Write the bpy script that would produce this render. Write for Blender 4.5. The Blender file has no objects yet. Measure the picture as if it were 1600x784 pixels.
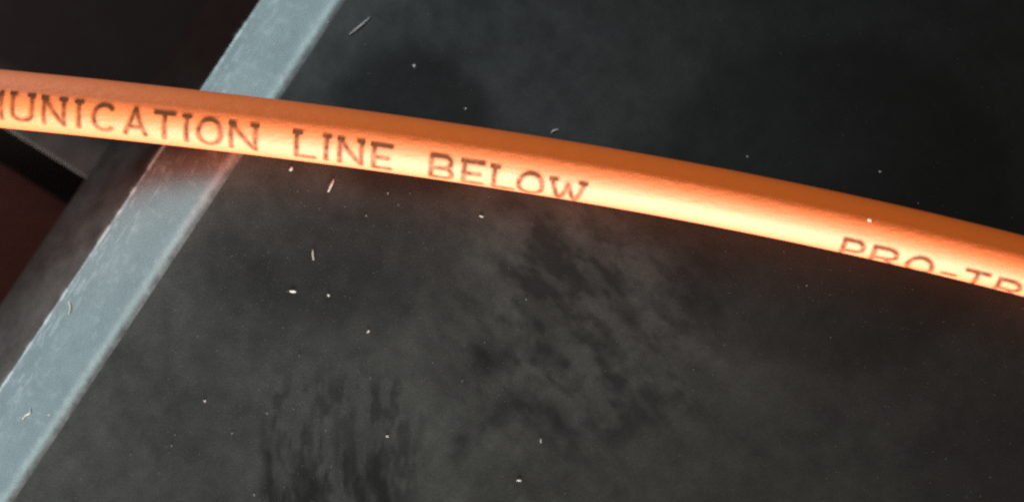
import bpy, math, random
import numpy as np
from mathutils import Vector

# ------------------------------------------------------------------ camera, world, lamps
MM = 0.001
scene = bpy.context.scene
CAM_H = 120.0                        # camera height over the case top, mm
SC = 0.04                            # mm per photograph pixel on the case top

cam_d = bpy.data.cameras.new('camera')
cam = bpy.data.objects.new('camera', cam_d)
scene.collection.objects.link(cam)
TILT = math.radians(11)              # the camera leans in from the near side
CAM_Y, CAM_Z = -CAM_H * math.sin(TILT), CAM_H * math.cos(TILT)
cam.location = (0, CAM_Y * MM, CAM_Z * MM)
cam.rotation_euler = (TILT, 0, 0)
cam_d.sensor_width = 36.0
cam_d.lens = 36.0 * CAM_H / (1600 * SC)
cam_d.clip_start = 0.002
cam_d.clip_end = 20.0
cam_d.dof.use_dof = True
cam_d.dof.focus_distance = (CAM_H - 0.6) * MM
cam_d.dof.aperture_fstop = 15.0
scene.camera = cam

world = bpy.data.worlds.new('World')
scene.world = world
world.use_nodes = True
wbg = world.node_tree.nodes['Background']
wbg.inputs['Color'].default_value = (1.0, 0.50, 0.31, 1)
wbg.inputs['Strength'].default_value = 0.15

scene.view_settings.view_transform = 'Standard'
scene.view_settings.look = 'None'
scene.view_settings.exposure = 0.0
scene.view_settings.gamma = 1.0
scene.cycles.filter_width = 2.6
scene.cycles.use_denoising = False


def area_lamp(name, direction, dist, sx, sy, power, color, target=(0, 0, 0)):
    ld = bpy.data.lights.new(name, 'AREA')
    ld.shape = 'RECTANGLE'
    ld.size, ld.size_y = sx * MM, sy * MM
    ld.energy = power
    ld.color = color
    o = bpy.data.objects.new(name, ld)
    scene.collection.objects.link(o)
    d = Vector(direction).normalized()
    o.location = (Vector(target) + d * dist) * MM
    o.rotation_euler = (-d).to_track_quat('-Z', 'Y').to_euler()
    return o


# warm lamp low on the near side, cool window light low on the upper left
area_lamp('warm_lamp', (-0.16, -0.98, 0.125), 300, 180, 40, 3.4, (1.0, 0.90, 0.74), target=(4, 4, 0))
area_lamp('window_light', (-0.66, 0.42, 0.64), 230, 290, 80, 0.68, (0.67, 0.94, 1.0), target=(-20, 4, 0))

random.seed(7)
rng = np.random.default_rng(11)


def P(px, py, z=0.0):
    """a point of the photograph as a point in mm on the level z"""
    rx, ry = (px - 800.0) * SC, (392.0 - py) * SC
    dy = ry * math.cos(TILT) + CAM_H * math.sin(TILT)
    dz = ry * math.sin(TILT) - CAM_H * math.cos(TILT)
    k = (z - CAM_Z) / dz
    return (rx * k, CAM_Y + dy * k, z)


# ------------------------------------------------------------------ noise and fields
def vnoise(x, y, seed=0):
    xi, yi = np.floor(x).astype(np.int64), np.floor(y).astype(np.int64)
    fx, fy = x - xi, y - yi
    fx, fy = fx * fx * (3 - 2 * fx), fy * fy * (3 - 2 * fy)

    def h(a, b):
        n = (a * 374761393 + b * 668265263 + seed * 974711) & 0x7fffffff
        n = ((n ^ (n >> 13)) * 1274126177) & 0x7fffffff
        n = ((n ^ (n >> 16)) * 668265263) & 0x7fffffff
        return ((n ^ (n >> 15)) & 0xffff) / 65535.0
    return ((h(xi, yi) * (1 - fx) + h(xi + 1, yi) * fx) * (1 - fy)
            + (h(xi, yi + 1) * (1 - fx) + h(xi + 1, yi + 1) * fx) * fy)


def fbm(x, y, seed=0, octaves=5):
    v, a, t = 0, 1.0, 0
    for k in range(octaves):
        v = v + a * vnoise(x, y, seed + 17 * k)
        t += a
        a *= 0.55
        x, y = x * 2.03 + 3.1, y * 2.03 + 7.7
    return v / t


def sstep(a, b, x):
    t = np.clip((x - a) / (b - a), 0, 1)
    return t * t * (3 - 2 * t)


# ------------------------------------------------------------------ materials
def new_mat(name):
    m = bpy.data.materials.new(name)
    m.use_nodes = True
    nt = m.node_tree
    return m, nt, nt.nodes['Principled BSDF']


def node(nt, kind, **kw):
    n = nt.nodes.new(kind)
    for k, v in kw.items():
        setattr(n, k, v)
    return n


def mixc(nt, fac, a, b):
    n = node(nt, 'ShaderNodeMix', data_type='RGBA')
    for sock, v in ((n.inputs[0], fac), (n.inputs[6], a), (n.inputs[7], b)):
        if hasattr(v, 'is_linked'):
            nt.links.new(v, sock)
        else:
            sock.default_value = v
    return n.outputs[2]


def mathn(nt, op, a, b=0.0, clamp=False):
    n = node(nt, 'ShaderNodeMath', operation=op, use_clamp=clamp)
    for sock, v in ((n.inputs[0], a), (n.inputs[1], b)):
        if hasattr(v, 'is_linked'):
            nt.links.new(v, sock)
        else:
            sock.default_value = v
    return n.outputs[0]


def coords(nt, scale):
    tc = node(nt, 'ShaderNodeTexCoord')
    mp = node(nt, 'ShaderNodeMapping')
    mp.inputs['Scale'].default_value = scale
    nt.links.new(tc.outputs['Object'], mp.inputs['Vector'])
    return mp.outputs['Vector']


def noise(nt, vec, scale, detail=4.0, rough=0.55):
    n = node(nt, 'ShaderNodeTexNoise')
    n.inputs['Scale'].default_value = scale
    n.inputs['Detail'].default_value = detail
    n.inputs['Roughness'].default_value = rough
    nt.links.new(vec, n.inputs['Vector'])
    return n.outputs['Fac']


def plastic_material(name, spec, rough, base=(0.005, 0.005, 0.005, 1), worn_or_lit=(0.50, 0.52, 0.52, 1)):
    m, nt, b = new_mat(name)
    v = coords(nt, (1000, 1000, 1000))
    at = node(nt, 'ShaderNodeAttribute', attribute_name='dust')
    grain = noise(nt, v, 9.0, 3.0, 0.7)
    soft = noise(nt, v, 1.6, 4.0, 0.6)
    g = mathn(nt, 'MULTIPLY_ADD', grain, 1.7)
    nt.nodes[-1].inputs[2].default_value = 0.12
    s = mathn(nt, 'MULTIPLY_ADD', soft, 0.5)
    nt.nodes[-1].inputs[2].default_value = 0.75
    f = mathn(nt, 'MULTIPLY', mathn(nt, 'MULTIPLY', at.outputs['Fac'], g), s, clamp=True)
    dusty = mixc(nt, f, base, (0.12, 0.12, 0.116, 1))
    wr = node(nt, 'ShaderNodeAttribute', attribute_name='wear_and_light')
    wf = mathn(nt, 'MULTIPLY', wr.outputs['Fac'], g, clamp=True)
    nt.links.new(mixc(nt, wf, dusty, worn_or_lit), b.inputs['Base Color'])
    nt.links.new(mathn(nt, 'MULTIPLY_ADD', f, 0.5), b.inputs['Roughness'])
    nt.nodes[-1].inputs[2].default_value = rough
    b.inputs['Specular IOR Level'].default_value = spec
    bmp = node(nt, 'ShaderNodeBump')
    bmp.inputs['Strength'].default_value = 0.35
    bmp.inputs['Distance'].default_value = 0.00003
    nt.links.new(noise(nt, v, 7.0, 4.0, 0.65), bmp.inputs['Height'])
    nt.links.new(bmp.outputs['Normal'], b.inputs['Normal'])
    return m


def skirt_shade_material():
    m, nt, b = new_mat('skirt_shade_black')
    v = coords(nt, (1000, 1000, 1000))
    nt.links.new(mixc(nt, noise(nt, v, 2.0), (0.003, 0.002, 0.002, 1), (0.007, 0.005, 0.004, 1)), b.inputs['Base Color'])  # near-black colour stands in for the shade under the ledge
    b.inputs['Roughness'].default_value = 0.85
    b.inputs['Specular IOR Level'].default_value = 0.1
    return m


def cable_material():
    m, nt, b = new_mat('orange_polyethylene')
    at = node(nt, 'ShaderNodeAttribute', attribute_name='ink')
    v = coords(nt, (1000, 1000, 1000))
    base = mixc(nt, noise(nt, v, 0.9, 3.0), (0.80, 0.135, 0.014, 1), (0.86, 0.160, 0.020, 1))
    col = mixc(nt, at.outputs['Fac'], base, (0.05, 0.028, 0.014, 1))
    nt.links.new(col, b.inputs['Base Color'])
    b.inputs['Roughness'].default_value = 0.50
    b.inputs['IOR'].default_value = 1.82
    nt.links.new(mathn(nt, 'MULTIPLY_ADD', at.outputs['Fac'], -0.5), b.inputs['Specular IOR Level'])
    nt.nodes[-1].inputs[2].default_value = 0.5
    # extrusion lines along the jacket spread the highlight across it
    b.inputs['Anisotropic'].default_value = 0.8
    b.inputs['Anisotropic Rotation'].default_value = 0.25
    tg = node(nt, 'ShaderNodeCombineXYZ')
    tg.inputs[0].default_value, tg.inputs[1].default_value = 0.985, -0.17
    nt.links.new(tg.outputs[0], b.inputs['Tangent'])
    b.inputs['Subsurface Weight'].default_value = 0.0
    b.inputs['Subsurface Radius'].default_value = (1.0, 0.35, 0.1)
    b.inputs['Subsurface Scale'].default_value = 0.0004
    bmp = node(nt, 'ShaderNodeBump')
    bmp.inputs['Strength'].default_value = 0.6
    bmp.inputs['Distance'].default_value = 0.00006
    v2 = coords(nt, (900, 2600, 2600))
    nt.links.new(noise(nt, v2, 1.2, 5.0, 0.65), bmp.inputs['Height'])
    nt.links.new(bmp.outputs['Normal'], b.inputs['Normal'])
    return m


def lint_material(name, dark, light):
    m, nt, b = new_mat(name)
    v = coords(nt, (1000, 1000, 1000))
    nt.links.new(mixc(nt, noise(nt, v, 3.0), dark, light), b.inputs['Base Color'])
    b.inputs['Roughness'].default_value = 0.8
    return m


def wood_material():
    m, nt, b = new_mat('dark_red_brown_wood')
    v = coords(nt, (60, 420, 60))
    v2 = coords(nt, (1000, 1000, 1000))
    f = noise(nt, v, 3.0, 6.0, 0.6)
    nt.links.new(mixc(nt, f, (0.024, 0.0040, 0.0018, 1), (0.045, 0.0075, 0.003, 1)), b.inputs['Base Color'])
    b.inputs['Roughness'].default_value = 0.55
    b.inputs['Specular IOR Level'].default_value = 0.08
    bmp = node(nt, 'ShaderNodeBump')
    bmp.inputs['Strength'].default_value = 0.3
    bmp.inputs['Distance'].default_value = 0.0001
    nt.links.new(noise(nt, v2, 1.5), bmp.inputs['Height'])
    nt.links.new(bmp.outputs['Normal'], b.inputs['Normal'])
    return m


M_PLASTIC = plastic_material('dusty_black_plastic', 0.15, 0.48)
M_RIM = plastic_material('worn_glossy_black_plastic', 0.64, 0.30)
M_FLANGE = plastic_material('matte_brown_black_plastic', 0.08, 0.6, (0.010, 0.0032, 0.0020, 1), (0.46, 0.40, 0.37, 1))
M_UNDER, M_CABLE, M_LINT, M_WOOD = (skirt_shade_material(), cable_material(),
                                              lint_material('pale_lint', (0.50, 0.49, 0.47, 1), (0.80, 0.80, 0.78, 1)), wood_material())


M_DUST = lint_material('grey_dust', (0.12, 0.12, 0.11, 1), (0.50, 0.49, 0.46, 1))


# ------------------------------------------------------------------ mesh helpers
def mesh_obj(name, verts, faces, mat, parent=None, smooth=True, attr=None):
    me = bpy.data.meshes.new(name)
    me.from_pydata([(x * MM, y * MM, z * MM) for x, y, z in verts], [], faces)
    me.materials.append(mat)
    if smooth:
        me.shade_smooth()
    if attr is not None:
        for an, av in zip(attr[0::2], attr[1::2]):
            a = me.attributes.new(an, 'FLOAT', 'POINT')
            a.data.foreach_set('value', np.asarray(av, dtype=np.float32).ravel())
    o = bpy.data.objects.new(name, me)
    scene.collection.objects.link(o)
    o.parent = parent
    return o


def grid_faces(nu, nv, flip=False):
    i = np.arange(nu - 1)[:, None] * nv + np.arange(nv - 1)[None, :]
    q = np.stack([i, i + nv, i + nv + 1, i + 1], -1).reshape(-1, 4)
    if flip:
        q = q[:, ::-1]
    return q.tolist()


def tag(o, label, cat=None, group=None, kind=None):
    if label:
        o['label'] = label
    if cat:
        o['category'] = cat
    if group:
        o['group'] = group
    if kind:
        o['kind'] = kind
    return o


# ------------------------------------------------------------------ the table
TABLE_Z = -11.0
t = mesh_obj('tabletop', [(-500, -400, TABLE_Z), (500, -400, TABLE_Z), (500, 400, TABLE_Z), (-500, 400, TABLE_Z)],
             [(0, 1, 2, 3)], M_WOOD, smooth=False)
tag(t, 'dark red brown wooden tabletop under the black case', kind='structure')

# ------------------------------------------------------------------ the black plastic case
# its edge runs along E; O is outward (left and away in the photograph)
A = np.array(P(20, 784)[:2])                       # a point of the edge where the top panel ends


E = np.array(P(540, 0)[:2]) - A
E = E / np.linalg.norm(E)
O = np.array((-E[1], E[0]))


def on_edge(s, u):
    return A[0] + E[0] * s + O[0] * u, A[1] + E[1] * s + O[1] * u


case = bpy.data.objects.new('black_plastic_case', None)
scene.collection.objects.link(case)
case.location = (10 * MM, 0, TABLE_Z * MM)
tag(case, 'dusty black plastic case with pale slanted rim, lying under the orange cable', 'case')
CASE_OFF = np.array((10.0, 0.0, TABLE_Z))


def case_part(name, verts, faces, mat, smooth=True, attr=None):
    return mesh_obj(name, [(x - CASE_OFF[0], y - CASE_OFF[1], z - CASE_OFF[2]) for x, y, z in verts],
                    faces, mat, case, smooth, attr)


def pxpy(x, y):
    dy = y - CAM_Y
    yy = dy * math.cos(TILT) - CAM_Z * math.sin(TILT)
    dd = dy * math.sin(TILT) + CAM_Z * math.cos(TILT)
    return x * CAM_H / dd / SC + 800.0, 392.0 - yy * CAM_H / dd / SC


def panel_dust_and_falloff(x, y):
    """amount of settled dust on the top panel: a film with wiped, smeared and streaked places, plus painted light falloff"""
    X, Y = pxpy(x, y)
    n1 = fbm(X / 260, Y / 260, 1)
    n2 = fbm(X / 70, Y / 70, 5)
    n3 = fbm(X / 22, Y / 22, 9, 4)
    d = 0.32 + 0.36 * (n1 - 0.5) + 0.14 * (n2 - 0.5) + 0.18 * (n3 - 0.5)
    d = d * (1.05 - 0.82 * sstep(760, 1550, X + 0.25 * (392 - Y)))  # light falling off to the right, put into the dust amount
    wx = X + 30 * (fbm(X / 45, Y / 45, 21) - 0.5)
    wy = Y + 30 * (fbm(X / 45, Y / 45, 22) - 0.5)

    def ell(cx, cy, rx, ry, soft):
        r = np.sqrt(((wx - cx) / rx) ** 2 + ((wy - cy) / ry) ** 2)
        return 1 - sstep(1 - soft, 1 + soft, r)
    d = d * (1 - 0.66 * ell(640, 190, 128, 122, 0.22))
    d = d * (1 - 0.50 * ell(1300, 320, 290, 265, 0.14))
    d = d * (1 - 0.40 * ell(520, 410, 205, 100, 0.40))
    # mottled patch under the cable, small slanting dabs
    m = ell(910, 490, 210, 230, 0.55)
    a_, b_ = X * 0.75 + Y * 0.66, Y * 0.75 - X * 0.66
    mot = 0.55 * sstep(0.42, 0.66, fbm(a_ / 42, b_ / 16, 31, 4)) + 0.45 * sstep(0.42, 0.62, fbm(X / 50, Y / 50, 33, 4))
    d = d * (1 - 0.68 * m * mot)
    # wiped streaks at the near side: short upright strokes, merging lower down
    top_edge = 640 + 60 * (fbm(X / 26, X * 0 + 3.0, 44, 3) - 0.5) * 2 + 0.004 * (X - 545) ** 2
    st = sstep(395, 425, X) * sstep(690, 610, X) * sstep(top_edge - 60, top_edge + 110, Y)
    strokes = sstep(0.40, 0.60, fbm(wx / 17, wy / 75, 41, 4))
    d = d * (1 - st * (0.32 + 0.42 * strokes))
    dabs = sstep(395, 430, X) * sstep(690, 620, X) * sstep(565, 610, Y)
    d = d * (1 - 0.45 * dabs * sstep(0.50, 0.64, fbm(X / 15, Y / 38, 46, 3)))
    # a broken arc left by something round
    r = np.hypot((wx - 815) / 1.0, wy - 735)
    brk = sstep(0.30, 0.62, fbm(X / 30, Y / 30, 47, 4))
    ring = np.exp(-((r - 98 - 10 * (n3 - 0.5)) / 20.0) ** 2) * sstep(760, 690, wy) * sstep(930, 860, wx)
    d = d * (1 - 0.55 * ring * (0.35 + 0.65 * brk))
    d = d * (1 - 0.50 * ell(765, 560, 30, 30, 0.6))
    d = d * (1 - 0.30 * ell(1080, 740, 200, 130, 0.6))
    d = d * (1 - 0.30 * ell(820, 780, 90, 70, 0.6) * brk)
    # thicker close to the bevel
    s = (x - A[0]) * -O[0] + (y - A[1]) * -O[1]
    d = d * (1 + 0.45 * np.exp(-np.maximum(s, 0) / 4.0))
    return np.clip(d, 0.02, 1)


# top panel: a fine sheet reaching from the bevel to the far right
ns, nu = 520, 760
s = np.linspace(-30, 72, ns)
u = -np.concatenate([np.linspace(0, 70, nu - 30), np.linspace(70.4, 110, 30)])
Sg, Ug = np.meshgrid(s, u, indexing='ij')
x, y = on_edge(Sg, Ug)
z = 0.02 * (fbm(x / 9, y / 9, 3, 2) - 0.5) * sstep(0, 2, -Ug)
verts = np.stack([x, y, np.minimum(z, 0.0) - 0.0], -1).reshape(-1, 3).tolist()
case_part('top_panel', verts, grid_faces(ns, nu, True), M_PLASTIC, attr=('dust', panel_dust_and_falloff(x, y)))

# bevelled rim: rounded into the panel, then a sloping chamfer down to a scuffed crease
Z_CR_GUESS = -1.3
RIM_W = float((np.array(P(204, 300, Z_CR_GUESS)[:2]) - A) @ O)
prof = [(0, 0)]
uu = np.linspace(0, RIM_W, 56)
slope_max = math.tan(math.radians(16.5))
zz, cur = [0.0], 0.0
for a0, a1 in zip(uu[:-1], uu[1:]):
    mid = (a0 + a1) / 2
    k = sstep(0.0, 0.7, np.array(mid))
    extra = 0.06 * sstep(2.6, 4.5, np.array(mid))
    cur -= float(slope_max * k + extra) * (a1 - a0)
    zz.append(cur)
zz = np.array(zz)
Z_CREASE = zz[-1]
ns = 700
s = np.linspace(-30, 72, ns)
Sg, Ug = np.meshgrid(s, uu, indexing='ij')
Zg = np.broadcast_to(zz, Sg.shape)
x, y = on_edge(Sg, Ug)
fray = (fbm(Sg * 2.2, Ug * 0.3, 61, 5) - 0.5)
d = 0.10 + 0.10 * (fbm(Sg / 2.0, Ug / 2.0, 51) - 0.5) + 0.10 * (fbm(Sg * 1.5, Ug * 1.5, 52) - 0.5)
edge_in = sstep(0.9, 0.0, Ug + 1.2 * fray)
d = d + 0.16 * edge_in
crease = np.exp(-((Ug - RIM_W + 0.05 + 0.12 * fray) / 0.09) ** 2)
wear_and_light = crease * (0.15 + 0.8 * sstep(0.42, 0.62, fbm(Sg * 1.3, Sg * 0 + 2.0, 63, 4)))
wear_and_light = wear_and_light + 0.10 + 0.12 * (fbm(Sg / 3.0, Ug / 1.5, 55) - 0.5) + 0.10 * (fbm(Sg * 1.2, Ug * 1.2, 56) - 0.5)
wear_and_light = wear_and_light + 0.34 * np.exp(-((Ug - 0.55 - 0.2 * fray) / 0.32) ** 2)  # highlight on the rounded inner edge, painted in as a paler line
wear_and_light = wear_and_light + 0.25 * sstep(0.60, 0.70, fbm(Sg * 0.9, Ug * 7, 59, 3)) * sstep(2.5, 4.5, Ug)
wear_and_light = wear_and_light + 0.10 * sstep(0.62, 0.72, fbm(Sg * 2.5, Ug * 2.5, 57, 3)) + 0.10 * edge_in * sstep(0.35, 0.7, fbm(Sg, Ug * 2, 58))
verts = np.stack([x, y, Zg], -1).reshape(-1, 3).tolist()
case_part('bevelled_rim', verts, grid_faces(ns, len(uu)), M_RIM, attr=('dust', np.clip(d, 0, 1), 'wear_and_light', np.clip(wear_and_light, 0, 1)))

# side wall: steep, hazy, from the crease down to the flange
Z_FL = -7.0
SIDE_W = float((np.array(P(57, 393, Z_FL)[:2]) - A) @ O) - RIM_W
print('RIM', RIM_W, Z_CREASE, SIDE_W)
U0w = RIM_W + SIDE_W
uw = np.linspace(RIM_W, RIM_W + SIDE_W, 26)
zw = Z_CREASE + (Z_FL - Z_CREASE) * (uw - RIM_W) / SIDE_W
Sg, Ug = np.meshgrid(s, uw, indexing='ij')
Zg = np.broadcast_to(zw, Sg.shape)
x, y = on_edge(Sg, Ug)
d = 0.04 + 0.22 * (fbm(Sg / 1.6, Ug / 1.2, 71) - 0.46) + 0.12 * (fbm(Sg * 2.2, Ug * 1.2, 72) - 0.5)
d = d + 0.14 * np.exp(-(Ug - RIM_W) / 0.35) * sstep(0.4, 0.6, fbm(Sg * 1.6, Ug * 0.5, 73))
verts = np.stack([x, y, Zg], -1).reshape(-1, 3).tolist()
d = d * (0.10 + 0.90 * sstep(31, 24, Sg))  # shade beyond the cable put into the dust amount
scuff_and_bounce = sstep(28, 16, Sg + 5 * (fbm(Sg / 2, Ug / 1.5, 75) - 0.5)) * (0.05 + 0.22 * fbm(Sg / 1.5, Ug, 76) * sstep(-0.2, 1.0, (U0w - Ug) / SIDE_W))  # paler below the cable: its bounced light painted into the colour
scuff_and_bounce = scuff_and_bounce + 0.5 * np.exp(-(Ug - RIM_W) / 0.10) * sstep(0.5, 0.62, fbm(Sg * 1.3, Sg * 0 + 2.0, 63, 4))
case_part('side_wall', verts, grid_faces(ns, len(uw)), M_FLANGE, attr=('dust', np.clip(d, 0, 1), 'wear_and_light', np.clip(scuff_and_bounce, 0, 1)))

# flange: a flat ledge at the foot of the side wall, its near edge rounded, with a dark skirt
U0 = RIM_W + SIDE_W
corner = np.array(P(123, 272, Z_FL)[:2])
s_c = float((corner - A) @ E)
un = np.linspace(U0, U0 + 60, 120)
sn = np.concatenate([np.linspace(0, 0.5, 8), np.linspace(0.8, 60, 90)])
Sg, Ug = np.meshgrid(sn, un, indexing='ij')
Zg = Z_FL - 0.10 * (1 - np.clip(Sg / 0.35, 0, 1)) ** 2 + 0 * Ug
x, y = on_edge(s_c + Sg, Ug)
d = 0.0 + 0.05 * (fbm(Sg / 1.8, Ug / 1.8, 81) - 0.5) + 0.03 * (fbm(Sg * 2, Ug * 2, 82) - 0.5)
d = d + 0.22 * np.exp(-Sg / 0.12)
wear_light_f = np.clip(sstep(4.0, 1.5, Sg) * (0.03 + 0.16 * fbm(Sg / 1.2, Ug / 1.2, 85)) + 0.25 * np.exp(-(Sg / 0.16) ** 2), 0, 1)  # light bounced off the cable painted near the edge, plus a pale edge line
verts = np.stack([x, y, Zg], -1).reshape(-1, 3).tolist()
case_part('flange', verts, grid_faces(len(sn), len(un)), M_FLANGE, attr=('dust', np.clip(d, 0, 1), 'wear_and_light', wear_light_f))

verts, faces = [], []
for i, uq in enumerate(un):
    for k, (ds, dz) in enumerate(((0.0, Z_FL - 0.10), (-0.25, Z_FL - 0.5), (-1.6, TABLE_Z + 0.6), (-1.9, TABLE_Z - 0.02))):
        x, y = on_edge(s_c + ds, uq)
        verts.append((x, y, dz))
case_part('flange_skirt', verts, grid_faces(len(un), 4), M_UNDER)

# the base below the side wall, and the case's other outer walls
verts, faces = [], []
for q in (-30.0, s_c + 0.2):
    for dz, du in ((Z_FL, 0.0), (Z_FL - 0.4, -0.15), (TABLE_Z - 0.02, -0.15)):
        x, y = on_edge(q, U0 + du)
        verts.append((x, y, dz))
case_part('base_wall', verts, grid_faces(2, 3), M_PLASTIC, smooth=False)
corners = [on_edge(-30, U0 - 0.15), on_edge(-30, -110), on_edge(72, -110), on_edge(72, U0)]
for a, b in zip(corners[:-1], corners[1:]):
    case_part('outer_wall', [(a[0], a[1], TABLE_Z - 0.02), (b[0], b[1], TABLE_Z - 0.02), (b[0], b[1], -0.05), (a[0], a[1], -0.05)],
              [(0, 1, 2, 3)], M_PLASTIC, smooth=False) if a is not corners[2] and b is not corners[3] and a is not corners[0] else None

# ------------------------------------------------------------------ the orange cable
R = 1.80
CX = [0, 100, 200, 400, 550, 680, 830, 950, 1100, 1335, 1527, 1600]
CY = [153, 164, 175, 199.5, 216, 232, 256, 276, 305, 354, 398, 414]
pc = np.polyfit(CX, CY, 3)
dp = np.polyder(pc)


def cable_px(px):
    inside = np.clip(px, -60, 1660)
    return np.polyval(pc, inside) + np.polyval(dp, inside) * (px - inside)


_px = np.linspace(-420, 2050, 4000)
_cx, _cy, _ = P(_px, cable_px(_px), R)
_len = np.concatenate([[0], np.cumsum(np.hypot(np.diff(_cx), np.diff(_cy)))])


def cable_frame(sl):
    """centre, tangent and far-side normal of the cable at arc length sl"""
    px = np.interp(sl, _len, _px)
    c = np.stack([np.interp(sl, _len, _cx), np.interp(sl, _len, _cy)], -1)
    tx = np.interp(sl + 0.1, _len, _cx) - np.interp(sl - 0.1, _len, _cx)
    ty = np.interp(sl + 0.1, _len, _cy) - np.interp(sl - 0.1, _len, _cy)
    ln = np.hypot(tx, ty)
    tx, ty = tx / ln, ty / ln
    return c, np.stack([tx, ty], -1), np.stack([-ty, tx], -1)


def cable_point(sl, phi, r=R):
    """phi: angle from straight up, positive towards the far side"""
    c, tt, nn = cable_frame(sl)
    return np.stack([c[..., 0] + nn[..., 0] * np.sin(phi) * r, c[..., 1] + nn[..., 1] * np.sin(phi) * r,
                     R + np.cos(phi) * r], -1)


sl = np.linspace(0, _len[-1], 700)
ph = np.linspace(0, 2 * math.pi, 121)[:-1]
Sg, Pg = np.meshgrid(sl, ph, indexing='ij')
wob = R * (1 + 0.006 * (fbm(Sg / 6, Pg, 91, 2) - 0.5))
V = cable_point(Sg, Pg, wob)
n = len(ph)
faces = []
for i in range(len(sl) - 1):
    for k in range(n):
        k2 = (k + 1) % n
        faces.append((i * n + k, i * n + k2, (i + 1) * n + k2, (i + 1) * n + k))
faces.append(tuple(range(n))[::-1])
faces.append(tuple((len(sl) - 1) * n + k for k in range(n)))
cable = mesh_obj('communication_cable', V.reshape(-1, 3).tolist(), faces, M_CABLE)
tag(cable, 'bright orange plastic cable with brown printed capitals lying across the black case', 'cable')

# printed capitals: strokes in a unit box
def arc(cx, cy, rx, ry, a0, a1, n=14):
    return [(cx + rx * math.cos(math.radians(a0 + (a1 - a0) * i / n)), cy + ry * math.sin(math.radians(a0 + (a1 - a0) * i / n)))
            for i in range(n + 1)]


GLYPH = {
    'M': [[(0, 0), (0, 1), (.5, .3), (1, 1), (1, 0)]],
    'U': [[(0, 1), (0, .32)] + arc(.5, .32, .5, .32, 180, 360) + [(1, 1)], [(-.1, 1), (.12, 1)], [(.85, 1), (1.1, 1)]],
    'N': [[(0, 0), (0, 1), (1, 0), (1, 1)], [(-.12, 1), (.1, 1)], [(.85, 1), (1.12, 1)]],
    'I': [[(.5, 0), (.5, 1)], [(.2, 1), (.8, 1)]],
    'C': [arc(.55, .5, .5, .5, 50, 310)],
    'A': [[(0, 0), (.5, 1), (1, 0)], [(.2, .33), (.8, .33)]],
    'T': [[(0, 1), (1, 1)], [(.5, 1), (.5, 0)]],
    'O': [arc(.5, .5, .5, .5, 0, 360, 26)],
    'L': [[(.08, 1), (.08, 0), (1, 0)], [(-.12, 1), (.25, 1)]],
    'E': [[(1, 1), (-.1, 1)], [(.05, 1), (.05, 0), (1, 0)], [(0, .52), (.85, .52)]],
    'B': [[(0, 0), (0, 1), (.6, 1)] + arc(.6, .76, .32, .24, 90, -90, 8) + [(0, .52)],
          [(.6, .52)] + arc(.65, .26, .35, .26, 90, -90, 8) + [(0, 0)]],
    'W': [[(0, 1), (.25, 0), (.5, .85), (.75, 0), (1, 1)], [(-.08, 1), (.12, 1)], [(.88, 1), (1.08, 1)]],
    'P': [[(0, 0), (0, 1), (.6, 1)] + arc(.6, .73, .4, .27, 90, -90, 10) + [(0, .46)]],
    'R': [[(0, 0), (0, 1), (.6, 1)] + arc(.6, .74, .4, .26, 90, -90, 10) + [(0, .48)], [(.5, .48), (1, 0)]],
    '-': [[(0, .5), (1, .5)]],
}
PRINT = [('M', -34, 3), ('U', 21, 51), ('N', 70, 101), ('I', 118, 131), ('C', 146, 180), ('A', 197, 229), ('T', 244, 273),
         ('I', 286, 300), ('O', 312, 347), ('N', 363, 401),
         ('L', 463, 493), ('I', 506, 518), ('N', 533, 567), ('E', 585, 612),
         ('B', 676, 709), ('E', 726, 756), ('L', 772, 804), ('O', 813, 850), ('W', 864, 914),
         ('P', 1320, 1350), ('R', 1367, 1402), ('O', 1421, 1459), ('-', 1477, 1495), ('T', 1510, 1543), ('R', 1561, 1594)]
TOPX = [0, 35, 330, 550, 830, 889, 1335, 1527, 1600]
TOPA = [12, 12, 2, -4, -17, -21, -31, -36, -38]
HGT = 53.0


def seg_dist(px, py, pts):
    best = np.full(px.shape, 9.0)
    for (x0, y0), (x1, y1) in zip(pts[:-1], pts[1:]):
        dx, dy = x1 - x0, y1 - y0
        L2 = dx * dx + dy * dy + 1e-9
        tt = np.clip(((px - x0) * dx + (py - y0) * dy) / L2, 0, 1)
        best = np.minimum(best, np.hypot(px - x0 - tt * dx, py - y0 - tt * dy))
    return best


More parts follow.
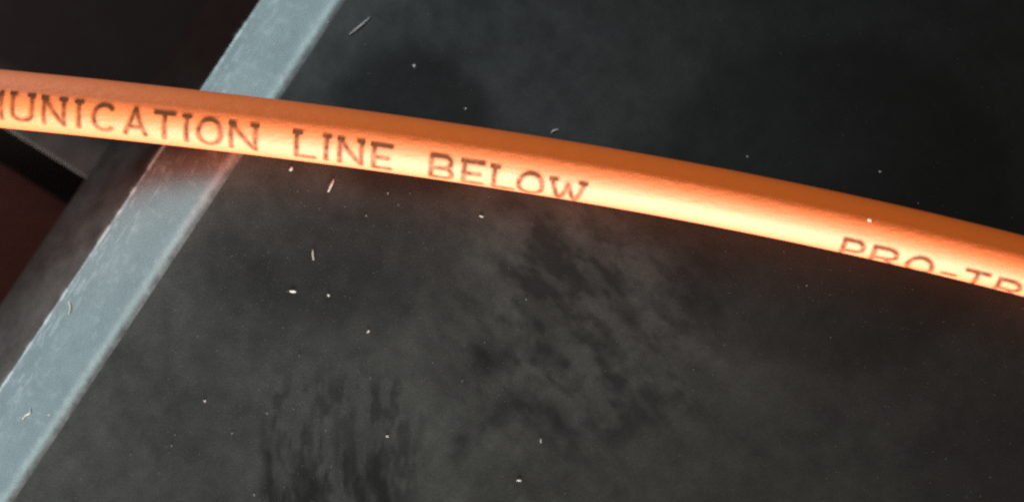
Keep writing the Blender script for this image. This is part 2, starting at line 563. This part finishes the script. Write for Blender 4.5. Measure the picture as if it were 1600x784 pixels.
word_no = 0
for ch, x0, x1 in PRINT:
    xm = (x0 + x1) / 2
    # the print lies on the near upper face, closer to the lens than the cable's axis
    face = math.radians(np.interp(xm, TOPX, TOPA) - HGT / 2 - 8)
    lift = (CAM_Z - R - R * math.cos(face)) / (CAM_Z - R)
    side = -float(cable_frame(np.interp(xm, _px, _len))[2][0]) * R * math.sin(face) / SC * 0.6
    x0, x1 = 800 + (x0 - 800) * lift + side, 800 + (x1 - 800) * lift + side
    s0, s1 = np.interp([x0, x1], _px, _len)
    w = s1 - s0
    top = math.radians(np.interp(xm, TOPX, TOPA))
    hgt = math.radians(HGT)
    # angle of the line of sight across the cable here
    c, tt, nn = cable_frame(np.array((s0 + s1) / 2))
    view = math.atan2(float((np.array((0, CAM_Y)) - c) @ nn), CAM_Z - R)
    H = hgt * R
    pad = 0.22
    gs = np.arange(-pad, w + pad, 0.045)
    gh = np.arange(-pad, H + pad, 0.045)
    G, Hh = np.meshgrid(gs, gh, indexing='ij')
    jx = 0.05 * (fbm(G * 2.3 + x0, Hh * 2.3, 5, 3) - 0.5)
    jy = 0.05 * (fbm(G * 2.3 + x0, Hh * 2.3, 6, 3) - 0.5)
    dist = np.full(G.shape, 9.0)
    for st in GLYPH[ch]:
        dist = np.minimum(dist, seg_dist(G + jx, Hh + jy, [(a * w, b * H) for a, b in st]))
    hw = 0.19
    ink = 1 - sstep(hw - 0.13, hw + 0.09, dist)
    ink *= 0.74 + 0.22 * sstep(0.80, 0.98, Hh / H) + 0.55 * (fbm(G * 3 + x0, Hh * 3, 7, 3) - 0.4)
    ink = np.clip(ink, 0, 0.93)
    phi = top + view - hgt + Hh / R
    r = R * 1.004 + 0.012 * ink
    pts = cable_point(s0 + G, phi, r)
    keep = ink > 0.02
    fs, idx, vs, vi = [], {}, [], []
    ni, nj = G.shape
    for i in range(ni - 1):
        for j in range(nj - 1):
            q = ((i, j), (i, j + 1), (i + 1, j + 1), (i + 1, j))
            if not any(keep[a] for a in q):
                continue
            f = []
            for a in q:
                if a not in idx:
                    idx[a] = len(vs)
                    vs.append(tuple(pts[a]))
                    vi.append(ink[a])
                f.append(idx[a])
            fs.append(tuple(f[::-1]))
    mesh_obj('printed_hyphen' if ch == '-' else 'printed_letter', vs, fs, M_CABLE, cable, attr=('ink', vi))


# ------------------------------------------------------------------ dust: specks nobody could count, then the flakes one can pick out
def rim_z(x, y):
    u_ = (np.array((x, y)) - A) @ O
    if u_ <= 0:
        return 0.0
    if u_ <= RIM_W:
        return float(np.interp(u_, uu, zz))
    return float(np.interp(u_, uw, zw))


def flake(verts, faces, x, y, z, size, elong, ang, h):
    n = random.choice((5, 6, 7))
    b = len(verts)
    ca, sa = math.cos(ang), math.sin(ang)
    ring = []
    for k in range(n):
        a = 2 * math.pi * k / n
        r = size * random.uniform(0.6, 1.1)
        lx, ly = r * elong * math.cos(a), r * math.sin(a)
        ring.append((x + lx * ca - ly * sa, y + lx * sa + ly * ca))
    for rx, ry in ring:
        verts.append((rx, ry, z - 0.03))
    for rx, ry in ring:
        verts.append((x + (rx - x) * 0.7, y + (ry - y) * 0.7, z + h * random.uniform(0.7, 1.2)))
    for k in range(n):
        k2 = (k + 1) % n
        faces.append((b + k, b + k2, b + n + k2, b + n + k))
    faces.append(tuple(b + n + k for k in range(n)))


verts, faces = [], []
for i in range(6000):
    if random.random() < 0.55:
        px, py = random.gauss(430, 200), random.uniform(-20, 800)
    else:
        px, py = random.uniform(-40, 1650), random.uniform(-30, 810)
    x, y, _ = P(px, py)
    if (np.array((x, y)) - A) @ O > RIM_W:
        continue
    sz = random.uniform(0.006, 0.014) if i > 380 else min(0.008 + random.expovariate(1 / 0.008), 0.05)
    flake(verts, faces, x, y, rim_z(x, y), sz, random.uniform(1, 1.8), random.uniform(0, 3.14), sz * 0.9)
tag(mesh_obj('dust', verts, faces, M_DUST, smooth=False), 'fine pale dust specks scattered over the black case', 'dust', kind='stuff')

FLAKES = [  # px, py, half length px, half width px, angle, label
    (647, 103, 5.5, 4.0, 100, 'bright white flake inside the dark smudge above the cable'),
    (727, 170, 4.5, 3.0, 20, 'small white flake just above the cable'),
    (458, 455, 10.0, 3.4, -5, 'largest white rod shaped flake below the cable near the slanted pale rim'),
    (455, 264, 6.5, 4.0, 50, 'white chip touching the underside of the cable near the pale rim'),
    (752, 338, 6.0, 2.2, -15, 'faint grey flake below the cable under the printed word ending'),
    (845, 688, 2.0, 7.0, 0, 'thin upright pale flake near the bottom centre'),
    (811, 750, 6.5, 2.4, -8, 'pale flat flake nearest the bottom edge'),
    (575, 518, 4.5, 3.0, 40, 'small pale flake in the clear patch left of centre'),
    (513, 461, 4.0, 3.0, -40, 'small pale flake right of the large rod shaped flake'),
    (320, 626, 5.0, 2.6, 5, 'lone pale flake low on the panel near the slanted pale rim'),
    (605, 681, 4.5, 2.2, 0, 'pale flake among the dark wiped streaks'),
    (430, 68, 3.6, 3.6, 0, 'bright dot on the slanted pale rim above the cable'),
    (512, 35, 3.0, 4.5, 0, 'white speck where the slanted pale rim meets the panel near the top'),
    (1375, 268, 3.6, 3.6, 0, 'isolated pale speck on the panel above the right end of the cable'),
    (1168, 245, 3.0, 3.0, 0, 'tiny pale speck above the cable right of centre'),
    (76, 648, 3.4, 3.4, 0, 'bright bluish dot low on the slanted pale rim'),
]
for px, py, hl, hwid, ang, label in FLAKES:
    x, y, _ = P(px, py)
    z = rim_z(x, y)
    x, y, _ = P(px, py, z)
    z = rim_z(x, y)
    verts, faces = [], []
    flake(verts, faces, 0, 0, 0.0, hwid * SC * 0.66, hl / hwid, math.radians(ang), 0.05)
    o = mesh_obj('lint_flake', verts, faces, M_LINT, smooth=False)
    o.location = (x * MM, y * MM, z * MM)
    tag(o, label, 'lint', 'pale flakes lying on the black case')

FIBRES = [  # polyline in photograph pixels, half width px, label
    ([(546, 55), (556, 47), (567, 38), (578, 28)], 1.7, 'long straight white fibre beside the top of the slanted pale rim'),
    ([(513, 300), (517, 291), (522, 281)], 2.0, 'short slanting white fibre just below the cable near the pale rim'),
    ([(861, 208), (866, 204), (873, 203)], 1.6, 'short curved fibre just above the middle of the cable'),
    ([(489, 390), (489, 398), (490, 406)], 1.2, 'faint upright fibre above the rod shaped flake'),
    ([(107, 490), (110, 483), (109, 474), (107, 470)], 1.7, 'curled pale fibre on the slanted pale rim below the cable'),
    ([(35, 655), (40, 648), (48, 645), (47, 636)], 1.5, 'hooked pale fibre at the lower left of the slanted pale rim'),
]
for pts, hwid, label in FIBRES:
    w3 = []
    for px, py in pts:
        x, y, _ = P(px, py)
        z = rim_z(x, y)
        x, y, _ = P(px, py, z)
        w3.append((x, y, rim_z(x, y) + hwid * SC * 0.8))
    # smooth the polyline, then sweep a thin tapered tube
    w3 = np.array(w3)
    q = np.linspace(0, len(w3) - 1, 14)
    line = np.stack([np.interp(q, range(len(w3)), w3[:, k]) for k in range(3)], -1)
    line[1:-1] = (line[:-2] + 2 * line[1:-1] + line[2:]) / 4
    base = line[0].copy()
    verts, faces = [], []
    for i, p in enumerate(line):
        d3 = line[min(i + 1, 13)] - line[max(i - 1, 0)]
        d3 /= np.linalg.norm(d3)
        sdv = np.cross(d3, (0, 0, 1.0))
        sdv /= np.linalg.norm(sdv)
        upv = np.cross(sdv, d3)
        rr = hwid * SC * 0.8 * (0.45 + 0.55 * math.sin(math.pi * (i + 0.5) / 14)) * random.uniform(0.85, 1.15)
        for k in range(6):
            a = math.pi * k / 3
            v3 = p - base + rr * (math.cos(a) * sdv + math.sin(a) * upv)
            verts.append(tuple(v3))
    for i in range(13):
        for k in range(6):
            k2 = (k + 1) % 6
            faces.append((i * 6 + k, i * 6 + k2, (i + 1) * 6 + k2, (i + 1) * 6 + k))
    faces.append(tuple(range(6))[::-1])
    faces.append(tuple(13 * 6 + k for k in range(6)))
    o = mesh_obj('lint_fibre', verts, faces, M_LINT)
    o.location = tuple(base * MM)
    tag(o, label, 'lint', 'pale fibres lying on the black case')

# one fleck on the cable itself
s_f = float(np.interp(1350, _px, _len))
c, tt, nn = cable_frame(np.array(s_f))
phi_f = math.radians(17) + math.atan2(float((np.array((0, CAM_Y)) - c) @ nn), CAM_Z - R)
p = cable_point(np.array(s_f), np.array(phi_f))
verts, faces = [], []
flake(verts, faces, 0, 0, 0.0, 0.12, 1.4, 0.3, 0.12)
o = mesh_obj('lint_flake', verts, faces, M_LINT, smooth=False)
o.location = tuple(p * MM)
o.rotation_euler = (-phi_f, 0, 0)
tag(o, 'pale fleck stuck on the upper side of the orange cable', 'lint', 'pale flakes lying on the black case')
